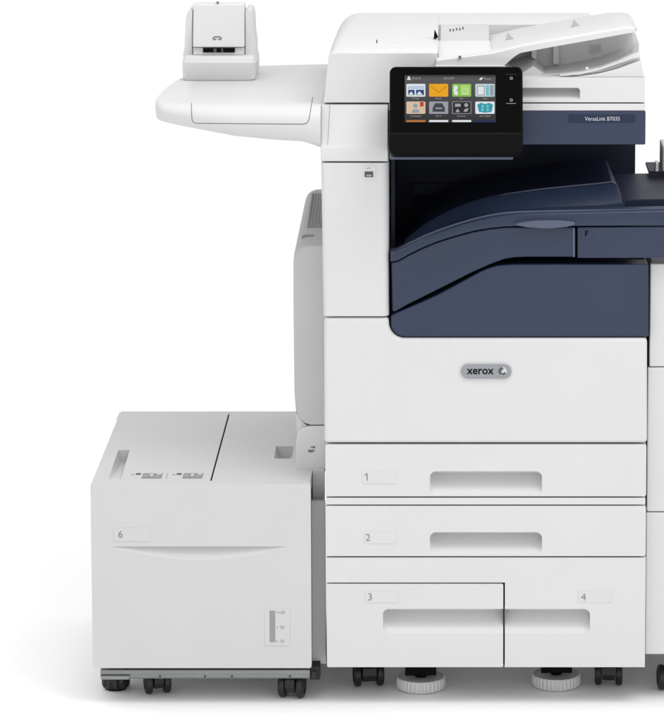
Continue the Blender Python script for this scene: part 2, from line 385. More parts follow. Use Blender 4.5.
# sloped bridge deck at the right end of the bay
bm = bmesh.new()
f0, f1 = P(600, 200, 0.06), P(720, 197.5, 0.06); b0, b1 = P(612, 173.5, 0.36), P(716, 172.5, 0.36)
add_loft(bm, [[f0, b0, Vector((b0.x, b0.y, f0.z - .03)), Vector((f0.x, f0.y, f0.z - .03))], [f1, b1, Vector((b1.x, b1.y, f1.z - .03)), Vector((f1.x, f1.y, f1.z - .03))]])
link('bridge_deck', from_bm(bm), M_NAVYD, PR, 0.002)

# pillar cover at the left of the bay
xp0, xp1 = X(321.6, 230), X(388.8, 230)
bm = bmesh.new()
pl = []
z1, z0 = Z(162.9), Z(316.4)
bm = bmesh.new()
def pil_sec(x0, x1, z, r0=.009, r1=.014):
    o = [(x0, YB)]
    o += [(x0 + r0 - r0 * math.cos(a), r0 - r0 * math.sin(a)) for a in [math.pi / 2 * i / 5 for i in range(6)]]
    o += [(x1 - r1 + r1 * math.sin(a), r1 - r1 * math.cos(a)) for a in [math.pi / 2 * i / 8 for i in range(9)]]
    o += [(x1, YB)]; return [Vector((x, y, z)) for x, y in o]
add_loft(bm, [pil_sec(X(323.4, 316), xp1, z0), pil_sec(X(321.0, 165), X(388.4, 165), z1)])
pil = link('pillar_cover', from_bm(bm), M_WHITE, PR, 0.0012, seg=2, label='tall white cover left of the output bay', angle=50)
# USB port
us = prism('usb_port', rrect(X(362.3, 172), X(375.6, 172), Z(179.4), Z(165.2), 0.001, 2), -0.0012, 0.002, M_WHITE, PR, 0.0005, seg=2)
prism('socket', rrect(X(364.6, 174), X(373.2, 174), Z(177.0), Z(171.3), 0.0006, 2), -0.0019, 0.001, M_INK, us, 0.0)
prism('socket_tongue', rrect(X(366.2, 174), X(371.6, 174), Z(176.2), Z(174.4), 0.0004, 2), -0.0023, 0.001, M_FAINT, us, 0.0)
bm = bmesh.new()
q = P(369, 168.3, -0.0015)
add_box(bm, q.x - .004, q.x + .004, q.y, q.y + .0006, q.z - .0004, q.z + .0004); add_cyl(bm, (q.x - .004, q.y, q.z), (0, 1, 0), .0011, .0008, 10)
add_box(bm, q.x - .001, q.x + .002, q.y, q.y + .0006, q.z + .0012, q.z + .002); link('usb_symbol', from_bm(bm), M_FAINT, us, smooth=False)
# sloped cap of the pillar
bm = bmesh.new()
def yzsec(x, pts): return [Vector((x, y, z)) for y, z in pts]
zc1 = Z(161.4); zc2 = Z(146.5, -0.002); zc3 = Z(104.2, 0.033)
cap = [(0.0, zc1), (-0.001, zc2 - .006), (0.0015, zc2 - .001), (0.005, zc2 + .003), (0.031, zc3 - .001), (0.033, zc3), (0.30, zc3 + .0005), (0.30, zc1)]
add_loft(bm, [yzsec(X(320.8, 150), cap), yzsec(X(388.0, 150), cap)])
link('pillar_cap', from_bm(bm), M_WHITE, PR, 0.003, angle=40)
bm = bmesh.new(); a = P(327.6, 149, -0.002); 
q = [(0.0046, zc2 + .0032), (0.0306, zc3 - .0008)]
add_loft(bm, [[Vector((X(327.2, 147), q[0][0], q[0][1])), Vector((X(329.6, 108, .03), q[1][0], q[1][1])), Vector((X(329.6, 108, .03), q[1][0], q[1][1] - .002)), Vector((X(327.2, 147), q[0][0], q[0][1] - .002))],
              [Vector((X(327.2, 147) + .0011, q[0][0], q[0][1])), Vector((X(329.6, 108, .03) + .0011, q[1][0], q[1][1])), Vector((X(329.6, 108, .03) + .0011, q[1][0], q[1][1] - .002)), Vector((X(327.2, 147) + .0011, q[0][0], q[0][1] - .002))]])
link('cap_seam', from_bm(bm), M_FAINT, PR, smooth=False)

# scanner base under the lid
xs1 = X(645.6, 125)
sb = box('scanner_base', xw0, xs1, 0.0, 0.58, Z(144.7), Z(111.0), M_NAVY, PR, 0.0025, label='navy scanner base with a name plate')
npl = prism('name_plate', rrect(X(568.8, 118), X(635, 118), Z(122.4), Z(114.6), 0.0012, 3), -0.0012, 0.002, M_NAVYD, sb, 0.0005, seg=2)
npl.data.materials[0] = mat('plate_navy', (0.016, 0.025, 0.055), 0.4, 0.2)
writing('model_lettering', 'VersaLink B7035', 602.3, 118.6, -0.0019, 0.0105, M_PRINT, sb, width=X(619.8, 118) - X(584.8, 118), bold=0.0)
box('platen_frame', X(325, 107), X(645.4, 107), 0.071, 0.58, Z(110.9) , Z(104.4), M_WHITE, PR, 0.0015)
box('platen_trim', xw0, X(645.4, 107), 0.0, 0.0705, Z(110.6), Z(103.6), M_WHITE, PR, 0.0015)
box('lid_seam', X(326, 107), X(644.5, 107), 0.036, 0.57, Z(104.4), Z(101.8), M_DARK, PR)

# ---------------- document feeder lid
xh = X(435.6, 75)
lb = [(xh, Z(102.2)), (X(645.2, 90), Z(102.2)), (X(644.8, 80), Z(77.6)), (X(523, 77.6), Z(77.6)), (X(510, 70), Z(70)), (X(504, 66), Z(66)), (xh, Z(66))]
bm = bmesh.new(); add_prism(bm, lb, 0.0, 0.56); me = from_bm(bm)
x0, x1 = X(470, 93), X(580, 93)
cutm = scoop(x0, x1, Z(87.6), Z(100.2), depth=0.03, left=False, r=0.006)
me = cut(me, [cutm]); me.materials.clear()
link('scanner_lid', me, M_WHITE, PR, 0.0025, label='white lid with a long finger recess')
# left hump
bm = bmesh.new(); secs = []
def hump(Y, ubl, vbl, ul_, vt, rc):
    zb = Z(102.4, 0.03); zt = Z(vt, Y); xl_ = X(ubl, 100, Y); xt = X(ul_, vt, Y)
    out = [Vector((xh + .004, Y, zb)), Vector((xl_, Y, zb))]
    n = 8
    dx = xt - xl_; L = zt - zb
    for i in range(n + 1):
        a = math.radians(180 - 90 * i / n)
        out.append(Vector((xt + rc + rc * math.cos(a) , Y, zt - rc + rc * math.sin(a))))
    out.append(Vector((xh + .004, Y, zt))); return out
for Y, vt, ubl, ut, rc in ((0.030, 53.2, 323.8, 328.2, .012), (0.032, 51.6, 323.8, 328.2, .014), (0.037, 50.0, 323.8, 328.4, .016), (0.046, 48.2, 323.9, 328.8, .018), (0.14, 36.8, 325.0, 331.0, .026), (0.30, 23.3, 327.5, 334.5, .038), (0.44, 14.9, 329.5, 337, .044), (0.50, 12.8, 330.0, 338.2, .045), (0.53, 13.4, 331, 339.5, .045), (0.56, 20, 331, 341, .04)):
    secs.append(hump(Y, ubl, 102, ut, vt, rc))
add_loft(bm, secs); link('feeder_cover', from_bm(bm), M_WHITE, PR, 0.0, label='rounded white cover of the document feeder')
# tiny details on the cover
def on_top(u, v, Y, w_, h_, m, name):
    p = P(u, v, Y); bm = bmesh.new(); add_box(bm, p.x - w_ / 2, p.x + w_ / 2, p.y - h_ / 2, p.y + h_ / 2, p.z - .004, p.z + .0012); return link(name, from_bm(bm), m, PR)
hm = bpy.data.objects['feeder_cover']
decal('status_lamp', hm, [(392.4, 42.6), (404.2, 41.8), (405.2, 39.6), (393, 40.4)], M_MID, PR)
decal('indicator_dot', hm, [(376.2, 43), (377.5, 43), (377.5, 39.8), (376.2, 39.8)], M_INK, PR)
# rear bar of the feeder
bm = bmesh.new()
zr = Z(12.9, 0.46)
bar = [(0.30, Z(77)), (0.30, Z(24.6, 0.30)), (0.315, Z(23.0, 0.315)), (0.44, Z(16.6, 0.44)), (0.48, Z(13.4, .48)), (0.53, Z(12.9, .53)), (0.56, zr - .02), (0.56, Z(77))]
add_loft(bm, [yzsec(xh, bar), yzsec(X(589, 13, .46), bar), yzsec(X(593, 14, .46), [(y, max(Z(77), z - .004)) for y, z in bar])])
link('feeder_rear', from_bm(bm), M_COOL, PR, 0.0)
# input tray wing
stn = [  # u, v top front ; thickness below lip (px) ; back v
    (436.5, 58.6, 66.5), (464, 55.2, 66.5), (492, 51.4, 66.5), (503, 49.0, 66.3), (508, 47.6, 62.0), (514, 46.2, 56.6), (520, 44.6, 52.8), (548, 39.6, 47.4), (590, 32.4, 40.0), (615, 28.2, 35.4), (628, 26.2, 33.0), (635, 27.4, 32.4), (638, 29.6, 32.4)]
bm = bmesh.new(); secs = []
for u, vt_, vb_ in stn:
    a = P(u, vt_, 0.012); b = P(u, vb_, 0.012); bk = 0.30 - (0.02 if u < 628 else (0.05 if u < 636 else 0.09)); fr = 0.0 if u < 632 else (0.006 if u < 637 else 0.03)
    secs.append([Vector((b.x, 0.010 + fr, b.z)), Vector((a.x, 0.010 + fr, a.z - 0.004)), Vector((a.x, 0.013 + fr, a.z - 0.001)), Vector((a.x, 0.02 + fr, a.z)), Vector((a.x, 0.06, a.z - 0.003)),
                 Vector((a.x, bk, a.z - 0.002)), Vector((a.x, bk + .006, a.z - 0.006)), Vector((b.x, bk, min(b.z, a.z - .008)))])
add_loft(bm, secs); link('input_tray', from_bm(bm), M_WHITE, PR, 0.0, label='white paper tray rising to the right')
# paper guides and rollers at the mouth of the feeder
def quad_slab(name, pts, m, th=0.004, bevel=0.001):
    bm = bmesh.new(); vs = [Vector(p) for p in pts]; n = (vs[1] - vs[0]).cross(vs[2] - vs[0]).normalized()
    if n.z < 0: n = -n
    add_loft(bm, [[v for v in vs], [v - n * th for v in vs]]); return link(name, from_bm(bm), m, PR, bevel, seg=2)
quad_slab('feed_plate', [P(440, 41.2, 0.16), P(489, 40.2, 0.16), P(489, 25.0, 0.27), P(441, 24.5, 0.27)], M_GREY)
quad_slab('paper_guide', [P(438.5, 58.0, 0.03), P(491, 50.2, 0.03), P(490, 41.4, 0.13), P(437, 41.6, 0.13)], M_MID, 0.006)
quad_slab('guide_edge', [P(437, 41.9, 0.128), P(490, 41.6, 0.128), P(490, 40.4, 0.14), P(437, 40.4, 0.14)], M_WHITE, 0.008)
prism('feed_mouth', px([(433.6, 39.2), (438.2, 37.2), (434.6, 29.4)], 0.12), 0.12, 0.128, M_BLACK, PR)
prism('guide_mark', px([(458.5, 56.6), (461.2, 56.2), (460.0, 59.6)], 0.006), 0.006, 0.02, M_INK, PR)
fp = bpy.data.objects['feed_plate']
for k in range(5):
    u, v = 450.2 + k * 3.2, 30.2 - k * 0.5 + (k % 2) * .5
    decal('size_mark', fp, [(u - .7, v + 1.2), (u + .7, v + 1.2), (u + .7, v - 1.3), (u - .7, v - 1.3)], M_INK, PR, .0004, .001)
M_DECK = mat('stop_grey', (0.36, 0.36, 0.365), 0.5, 0.2)
wing = bpy.data.objects['input_tray']
decal('paper_stop', wing, [(505.4, 40.4), (513.6, 38.6), (510.6, 36.0), (508.0, 32.6)], M_DECK, PR, .001)
decal('paper_stop', wing, [(570.8, 27.4), (579.2, 25.6), (577.0, 23.4), (574.2, 19.8)], M_DECK, PR, .001)
# exit tray of the feeder (between lid and input tray)
bm = bmesh.new(); secs = []
for u, vf, vk in ((506, 74, 64), (516, 73.4, 61), (524, 72, 58), (533, 66, 55), (539, 70, 62), (544, 73.5, 68), (560, 73.4, 66.5), (580, 71.6, 63), (600, 67.8, 58.2), (618, 62.4, 52.0), (632, 57.0, 46.0), (639, 54.0, 43.5)):
    a = P(u, vf, 0.035); b = P(u, vk - 0.6, 0.10)
    secs.append([a, b, Vector((b.x, 0.28, b.z + .004)), Vector((b.x, 0.28, Z(78))), Vector((a.x, 0.035, Z(78)))])
add_loft(bm, secs); link('exit_tray', from_bm(bm), M_WHITE, PR, 0.0)
def strip(name, pts, Y0, dy, m, th=.003):
    bm = bmesh.new(); secs = []
    for (u, v0, v1) in pts:
        a = P(u, v1, Y0); b = P(u, v0, Y0 + dy); secs.append([a, b, b - Vector((0, 0, th)), a - Vector((0, 0, th))])
    add_loft(bm, secs); return link(name, from_bm(bm), m, PR)
strip('tray_rail', [(543, 68.5, 74.0), (560, 67.0, 73.2), (580, 63.8, 71.0), (600, 59.0, 66.5), (618, 52.6, 60.0), (633, 45.6, 52.5)], 0.03, 0.08, M_GREY)
strip('tray_rail', [(566, 74.5, 76.8), (580, 72.5, 76.6), (600, 68.6, 74.2), (618, 63.6, 69.5), (634, 56.6, 63.5), (640, 53.6, 60.5)], 0.012, 0.03, M_MID)
strip('tray_lip', [(560, 73.6, 74.6), (580, 71.2, 72.4), (600, 66.9, 68.2), (618, 60.4, 62.0), (634, 53.0, 56.4), (639.5, 51.6, 56.0)], 0.010, 0.012, M_WHITE)
# end cheek of the lid and wing support
prism('lid_cheek', px([(575, 77.2), (600, 73.6), (618, 69), (634, 63), (641, 60.5), (643.8, 76.0), (644, 77.2)], 0.006), 0.006, 0.3, M_WHITE, PR, 0.0015)
prism('tray_support', px([(531.5, 48.6), (536.5, 47.8), (536.5, 60), (531.5, 57)], 0.07), 0.07, 0.28, M_GREY, PR, 0.001)
prism('exit_back', px([(520, 52), (633, 32), (634, 60), (524, 74), (504, 74), (504, 58)], 0.115), 0.115, 0.27, M_WHITE, PR, 0.001)
pbox('exit_rib', 553, 559, 46, 64, 0.100, 0.115, M_WHITE, PR, 0.001)
bm = bmesh.new()
for k in range(5):
    p = P(590 + 2.6 * k, 50 - .5 * k, 0.112); add_box(bm, p.x - .001, p.x + .001, 0.113, 0.1155, p.z - .008, p.z + .008)
link('exit_slots', from_bm(bm), M_GREY, PR)
bm = bmesh.new(); p = P(587, 68.6, 0.02); bmesh.ops.create_icosphere(bm, subdivisions=2, radius=.0038, matrix=Matrix.Translation(p)); link('tray_pin', from_bm(bm), M_WHITE, PR)

# ---------------- control panel
CP0 = P(390, 153.6, -0.105); CPT = P(390, 66, -0.035)
zv = Vector((0, CPT.y - CP0.y, CPT.z - CP0.z)); PHh = zv.length; zv.normalize(); nv = Vector((1, 0, 0)).cross(zv)  # towards viewer
if nv.y > 0: nv = -nv
# local frame: x right, y up the panel, z out of the panel; its face is the plane through CP0
def onpanel(u, v):
    d = ray(u, v); t = (CP0 - _c).dot(nv) / d.dot(nv); return _c + d * t
CPM = Matrix(((1, 0, 0, 0), (0, zv.y, nv.y, 0), (0, zv.z, nv.z, 0), (0, 0, 0, 1)))
ORI = onpanel(456, 110); CPM = Matrix.Translation(ORI) @ CPM; CPI = CPM.inverted()
def pl2(u, v): q = CPI @ onpanel(u, v); return (q.x, q.y)
def panel_mesh(bm_fn):
    bm = bmesh.new(); bm_fn(bm); me = from_bm(bm); me.transform(CPM); return me
def flat(bm, pts, z0, z1):
    a = [bm.verts.new((x, y, z1)) for x, y in pts]; b = [bm.verts.new((x, y, z0)) for x, y in pts]
    n = len(pts); bm.faces.new(a); bm.faces.new(b[::-1])
    for i in range(n): bm.faces.new((a[i], b[i], b[(i + 1) % n], a[(i + 1) % n]))
def uvrect(u0, u1, v0, v1, r=0.0, n=3):
    a = pl2(u0, v1); b = pl2(u1, v0)
    return rrect(a[0], b[0], a[1], b[1], r, n) if r else [(a[0], a[1]), (b[0], a[1]), (b[0], b[1]), (a[0], b[1])]
a = pl2(389.2, 153.8); b = pl2(522.6, 66.2)
cp = link('control_panel', panel_mesh(lambda bm: flat(bm, rrect(a[0], b[0], a[1], b[1], 0.012, 8), -0.026, 0.0)), M_BLACK, PR, 0.0035, seg=4, label='black tilted touch panel with colour icons')
gl = link('glass', panel_mesh(lambda bm: flat(bm, [*uvrect(391.5, 500.2, 68, 132.8, 0.006, 5)], -0.001, 0.0006)), M_GLASS, cp, 0.0003, seg=1)
link('button_strip', panel_mesh(lambda bm: flat(bm, uvrect(501.0, 520.4, 68, 132.8, 0.006, 5), -0.001, 0.0006)), M_GLASS, cp, 0.0003, seg=1)
link('seam_line', panel_mesh(lambda bm: flat(bm, uvrect(390.5, 521.6, 133.0, 133.7), -0.001, 0.0004)), mat('panel_edge', (0.016, 0.016, 0.017), 0.4, 0.1), cp)
scr_m = bpy.data.materials.new('screen_grey'); scr_m.use_nodes = True
sn = scr_m.node_tree; sp = sn.nodes['Principled BSDF']; sp.inputs['Base Color'].default_value = (.004, .004, .004, 1); sp.inputs['Roughness'].default_value = .3; sp.inputs['Specular IOR Level'].default_value = .08
stc = sn.nodes.new('ShaderNodeTexCoord'); ssep = sn.nodes.new('ShaderNodeSeparateXYZ'); sr = sn.nodes.new('ShaderNodeValToRGB')
sn.links.new(stc.outputs['Generated'], ssep.inputs[0]); sn.links.new(ssep.outputs['Z'], sr.inputs[0]); sn.links.new(sr.outputs[0], sp.inputs['Emission Color'])
sp.inputs['Emission Strength'].default_value = 1.0
sr.color_ramp.elements[0].position = 0.0; sr.color_ramp.elements[0].color = (.022, .022, .024, 1)
sr.color_ramp.elements[1].position = 0.93; sr.color_ramp.elements[1].color = (.085, .085, .09, 1)
e = sr.color_ramp.elements.new(1.0); e.color = (.02, .02, .02, 1)
link('screen', panel_mesh(lambda bm: flat(bm, uvrect(404.6, 495.6, 75.0, 122.4), 0.0004, 0.0012)), scr_m, cp, smooth=False)
L = {k: lit('screen_' + k, *c) for k, c in dict(white=(235, 240, 245), sky=(190, 210, 232), blue=(40, 78, 130), orange=(246, 172, 22), amber=(205, 130, 10), green=(142, 200, 80), lime=(200, 232, 150), teal=(52, 160, 178), aqua=(120, 200, 210), pale=(205, 222, 224), beige=(226, 200, 172), steel=(150, 165, 180), red=(196, 66, 40), silver=(160, 164, 172), graphite=(66, 68, 74), night=(38, 38, 40), text=(170, 170, 172), brown=(190, 120, 60), navy=(30, 44, 92)).items()}
LY = [0.0016, 0.0020, 0.0024]
def icon(name, layers):
    """one icon: list of (material key, layer, polygon in photo pixels)"""
    bm = bmesh.new(); mats = []
    for key, ly, poly in layers:
        if key not in mats: mats.append(key)
        k0 = len(bm.faces); pts = [pl2(u, v) for u, v in poly]
        if sum(p[0] * q[1] - q[0] * p[1] for p, q in zip(pts, pts[1:] + pts[:1])) < 0: pts = pts[::-1]
        vs = [bm.verts.new((x, y, LY[ly])) for x, y in pts]; f = bm.faces.new(vs); f.material_index = mats.index(key)
    me = bpy.data.meshes.new(name); bm.to_mesh(me); bm.free(); me.transform(CPM)
    for k in mats: me.materials.append(L[k])
    return link(name, me, None, cp, smooth=False)
def rc(u0, u1, v0, v1): return [(u0, v1), (u1, v1), (u1, v0), (u0, v0)]
def circ(u, v, r, n=12): return [(u + r * math.cos(2 * math.pi * i / n), v + r * math.sin(2 * math.pi * i / n)) for i in range(n)]
def rr(u0, u1, v0, v1, r=1.0): return rrect(u0, u1, v0, v1, r, 3)
c1, c2, c3, c4 = (406.4, 425.4), (429.1, 448.2), (452.2, 471.2), (475.3, 494.6)
r1, r2 = (84.0, 96.8), (101.7, 114.0)
icon('app_icon', [('white', 0, rr(*c1, *r1)), ('sky', 1, rc(407.6, 424.4, 86.2, 89.4)), ('blue', 1, rc(408.2, 414.6, 90, 95.4)), ('blue', 1, rc(416.0, 424.0, 90, 95.4)), ('white', 2, [(408.6, 95), (411.2, 91.6), (413.6, 95)]), ('white', 2, [(416.4, 95), (419.4, 91.4), (422.6, 95)])])
icon('app_icon', [('orange', 0, rr(*c2, *r1)), ('amber', 1, [(430.2, 86.4), (431.1, 86.2), (438.6, 92.0), (446.2, 86.2), (447.1, 86.4), (438.6, 93.2)])])
icon('app_icon', [('green', 0, rr(*c3, *r1)), ('white', 1, [(454, 86), (456.8, 85.4), (458, 88), (456.6, 90.4), (458.2, 93), (457.2, 95.6), (454.4, 94.8), (453.4, 90.4)]), ('lime', 1, rc(461, 469.4, 85.8, 95)), ('green', 2, rc(462, 468.4, 87.4, 88)), ('green', 2, rc(462, 468.4, 89.6, 90.2)), ('green', 2, rc(462, 468.4, 91.8, 92.4))])
icon('app_icon', [('pale', 0, rr(*c4, *r1)), ('silver', 1, rc(477.2, 484.6, 86, 95.6)), ('white', 2, rc(478, 483.8, 87, 94.8)), ('aqua', 1, rc(486, 489, 85.4, 96)), ('steel', 1, rc(490, 493.6, 85.4, 96))])
icon('app_icon', [('beige', 0, rr(*c1, *r2)), ('steel', 1, circ(415.4, 106.0, 2.3)), ('steel', 1, [(411.6, 113), (412.6, 109.6), (418.4, 109.6), (419.6, 113)]), ('red', 1, [(420, 102.2), (423.6, 102.2), (423.6, 107.4), (421.8, 106.2), (420, 107.4)])])
icon('app_icon', [('silver', 0, rr(*c2, *r2)), ('graphite', 1, [(432.6, 112), (432.6, 108), (435.2, 103.4), (442, 103.4), (444.8, 108), (444.8, 112)]), ('silver', 2, rc(435.4, 442.2, 107.9, 109.2))])
icon('app_icon', [('silver', 0, rr(*c3, *r2)), ('night', 1, rr(452.8, 470.6, 102.2, 113.5)), ('text', 2, rc(455, 460.6, 104, 107)), ('text', 2, [(455.4, 112.4), (457.6, 108.8), (460, 112.4)]), ('text', 2, circ(466.2, 105.4, 2.0)), ('text', 2, [(463.6, 112), (464.4, 109.6), (468.8, 108.4), (467.2, 112)])])
icon('app_icon', [('white', 0, rr(*c4, *r2)), ('teal', 1, [(477.2, 104.8), (481, 103), (485, 104.2), (489.4, 103), (493, 105), (491.6, 112.2), (485, 113), (478.8, 112)]), ('aqua', 2, circ(482.6, 106.6, 1.5)), ('aqua', 2, circ(487.6, 106.6, 1.5)), ('aqua', 2, circ(482.6, 110, 1.5)), ('aqua', 2, circ(487.6, 110, 1.5))])
for cc, k in ((c1, 'brown'), (c2, 'white'), (c3, 'white'), (c4, 'navy')): icon('app_icon', [(k, 0, rc(*cc, 120.2, 122.2))])
icon('user_symbol', [('white', 0, circ(408.9, 77.6, 1.2)), ('white', 0, [(406.8, 80), (407.6, 78.6), (410.2, 78.6), (411, 80)])])
icon('tag_symbol', [('white', 0, [(479.2, 79.8), (480.4, 78), (483, 77.4), (482.2, 79.4), (480.4, 80.4)])])
def ptext(s, u, v, wpx, hpx, key):
    me = text_mesh(s, hpx * 0.00184 * 1.36, None); xs = [q.co.x for q in me.vertices]; k = wpx * 0.00184 / (max(xs) - min(xs))
    q = pl2(u, v)
    for vv in me.vertices: vv.co.x = vv.co.x * k + q[0]; vv.co.y += q[1]; vv.co.z = LY[2]
    me.transform(CPM); link('caption', me, L[key], cp, smooth=False)
for s, u, v, wd in (('Amy D.', 416.5, 78.7, 9), ('10:10 AM', 448.6, 78.6, 10), ('Reset', 487.6, 78.9, 7)): ptext(s, u, v, wd, 2.6, 'text')
for s, u, v, wd in (('ID Copy', 415.5, 98.7, 7), ('Email', 438.5, 98.7, 5.5), ('Fax', 461.6, 98.7, 3.6), ('Copy', 485, 98.9, 5), ('Contacts', 415.8, 116.2, 11), ('Scan To', 438.5, 116.2, 6), ('Device', 461.5, 116.2, 8), ('Job Apps', 485, 116.4, 11)): ptext(s, u, v, wd, 1.9, 'text')
M_KEY = mat('key_grey', (0.16, 0.16, 0.165), 0.4, 0.2)
# hardware keys
for v, line in ((78.4, 0), (100.2, 1)):
    bm = bmesh.new(); q = pl2(511.3, v); bmesh.ops.create_cone(bm, cap_ends=True, segments=20, radius1=.0032, radius2=.0030, depth=.002, matrix=Matrix.Translation((q[0], q[1], .0014)))
    me = from_bm(bm); me.transform(CPM); kb = link('panel_button', me, M_KEY, cp)
    link('button_mark', panel_mesh(lambda bm: flat(bm, uvrect(506.2, 516.0, v + 3.0, v + 3.7) if line else uvrect(505.4, 516.6, v - 4.2, v - 3.8), 0.0004, 0.0012)), M_KEY if line else mat('key_line', (.035, .035, .036), .5, .1), cp)
    link('button_core', panel_mesh(lambda bm: flat(bm, [(q[0] + .0011 * math.cos(i * .6283), q[1] + .0011 * math.sin(i * .6283)) for i in range(10)], 0.002, 0.0029)), M_BLACK, cp)
# bracket under the panel
prism('panel_bracket', rrect(X(389.6, 157, -.08), X(513.4, 157, -.08), Z(159.6, -.08), Z(155.2, -.08), .003, 4), -0.08, 0.06, M_NAVYL, PR, 0.0015)

# ---------------- side shelf
zs = Z(63.6, 0.62)
def gy(v): return G(450, v, zs).y
shelf = [  # u at front, top front edge v, bottom v, back v of the top surface
    (155.4, 101.0, 113.5, 96.0), (155.9, 102.4, 118.6, 90.5), (158.0, 103.4, 120.4, 86.0), (163, 104.2, 122.0, 80.0), (171, 104.8, 124.0, 75.0), (183, 105.4, 126.6, 69.0), (200, 106.0, 129.8, 66.4), (233, 106.6, 136.0, 65.4), (270, 107.2, 139.6, 64.6), (302, 107.6, 141.6, 63.9), (312, 107.6, 144.6, 63.7), (317, 107.6, 146.6, 63.6), (320.4, 107.6, 147.6, 63.6)]
bm = bmesh.new(); secs = []
for u, vf, vb, vk in shelf:
    a = G(u, vf, zs); yf = a.y; x = a.x; yk = max(gy(vk), yf + .03); yf_ = yf
    zb = P(u, vb, yf + .02).z; h = zs - zb; r = min(.026, h * .45)
    s = [Vector((x, yf + r * 2.4, zs))] + [Vector((x, yf + r * 1.4 * (1 - math.sin(a)), zs - r * (1 - math.cos(a)))) for a in [math.radians(q) for q in (8, 20, 32, 45, 58, 72, 90)]]
    s += [Vector((x, yf + .003, zs - h * .66)), Vector((x, yf + .010, zs - h * .86)), Vector((x, yf + .024, zb)), Vector((x, yf + .10, zb)), Vector((x, yk - .01, zb)), Vector((x, yk, zs - .006)), Vector((x, yk - .006, zs))]
    secs.append(s)
add_loft(bm, secs); sh = link('side_shelf', from_bm(bm), M_COOL, PR, 0.0, split=60, label='pale work shelf reaching out to the left')
# pull-out seam drawn as a thin groove strip on the shelf nose
def groove(name, path, m, r=.0008):
    bm = bmesh.new()
    for p, q in zip(path, path[1:]):
        d = q - p
        if d.length > 1e-5: add_cyl(bm, (p + q) / 2, d, r, d.length, 6)
    me = bpy.data.meshes.new(name); bm.to_mesh(me); bm.free(); return link(name, me, m, PR)
def shelf_front(u):
    for a, b in zip(shelf, shelf[1:]):
        if a[0] <= u <= b[0]: t = (u - a[0]) / (b[0] - a[0]); return G(u, a[1] + (b[1] - a[1]) * t, zs).y
    return G(u, 113.8, zs).y
# ---------------- left side cover with louvres and latch block
def sec(pts, Y): return [P(u, v, Y) for u, v in pts]
bm = bmesh.new()
fr_ = [(326, 424.6), (310, 424.8), (303.5, 423.0), (297.5, 416.5), (295.4, 409), (294.2, 390), (293.6, 340), (293.2, 300), (293.2, 262), (294.0, 254.5), (296.5, 249.4), (300.5, 246.0), (305.5, 244.4), (326, 244.0)]
def shift(pts, k): return pts
mid_, bk_ = [], []
for i, (u, v) in enumerate(fr_):
    p = P(u, v, .12)
    mid_.append(Vector((p.x + .004, .16, p.z))); 
ztop = P(320, 244, .12).z; zb_ = P(320, 189, .50).z
for i, (u, v) in enumerate(fr_):
    p = P(u, v, .12); k = (zb_ - ztop) if i >= 8 else 0
    bk_.append(Vector((p.x + (.007 if i >= 8 else .004), .50, p.z + k)))
f1_ = [Vector((p.x + (.003 if 0 < i < 13 else 0), .120, p.z - (.004 if i > 8 else 0))) for i, p in enumerate(sec(fr_, .12))]
f2_ = [Vector((p.x, .127, p.z)) for p in sec(fr_, .12)]
last = [Vector((p.x + (.006 if 0 < i < 13 else 0), .53, p.z - (.02 if i > 8 else 0))) for i, p in enumerate(bk_)]
add_loft(bm, [f1_, f2_, bk_, last]); link('side_cover', from_bm(bm), M_GREY, PR, 0.0, label='rounded grey cover with louvres on top, left flank')
# louvres lie along the depth on the sloping top
def ctop(x, Y): return ztop + (zb_ - ztop) * (Y - .127) / (.50 - .127)
bm = bmesh.new()
for k in range(6):
    x = X(307.0 + 3.1 * k, 228, .22); 
    for (ya, yb) in ((.232, .47),):
        add_loft(bm, [[Vector((x, ya, ctop(x, ya) + .0012)), Vector((x + .003, ya, ctop(x, ya) + .0012)), Vector((x + .003, ya, ctop(x, ya) - .006)), Vector((x, ya, ctop(x, ya) - .006))],
                      [Vector((x, yb, ctop(x, yb) + .0012)), Vector((x + .003, yb, ctop(x, yb) + .0012)), Vector((x + .003, yb, ctop(x, yb) - .006)), Vector((x, yb, ctop(x, yb) - .006))]])
link('louvres', from_bm(bm), M_SLATE, PR, smooth=False)
def ctoplate(u0, u1, v0, v1, m, name, h=.0014):
    bm = bmesh.new(); ps = []
    for u, v in ((u0, v1), (u1, v1), (u1 + (u1 < 318) * 1.5, v0), (u0 + 2.5, v0)):
        d = ray(u, v); n = Vector((0, -(zb_ - ztop), (.50 - .127))).normalized(); o = Vector((0, .127, ztop)); t = (o - _c).dot(n) / d.dot(n); ps.append(_c + d * t)
    n = Vector((0, -(zb_ - ztop), (.50 - .127))).normalized()
    add_loft(bm, [[p + n * h for p in ps], [p - n * .003 for p in ps]]); return link(name, from_bm(bm), m, PR, smooth=False)
ctoplate(301.5, 312.5, 234.6, 236.6, M_SLATE, 'cover_notice', .0005)
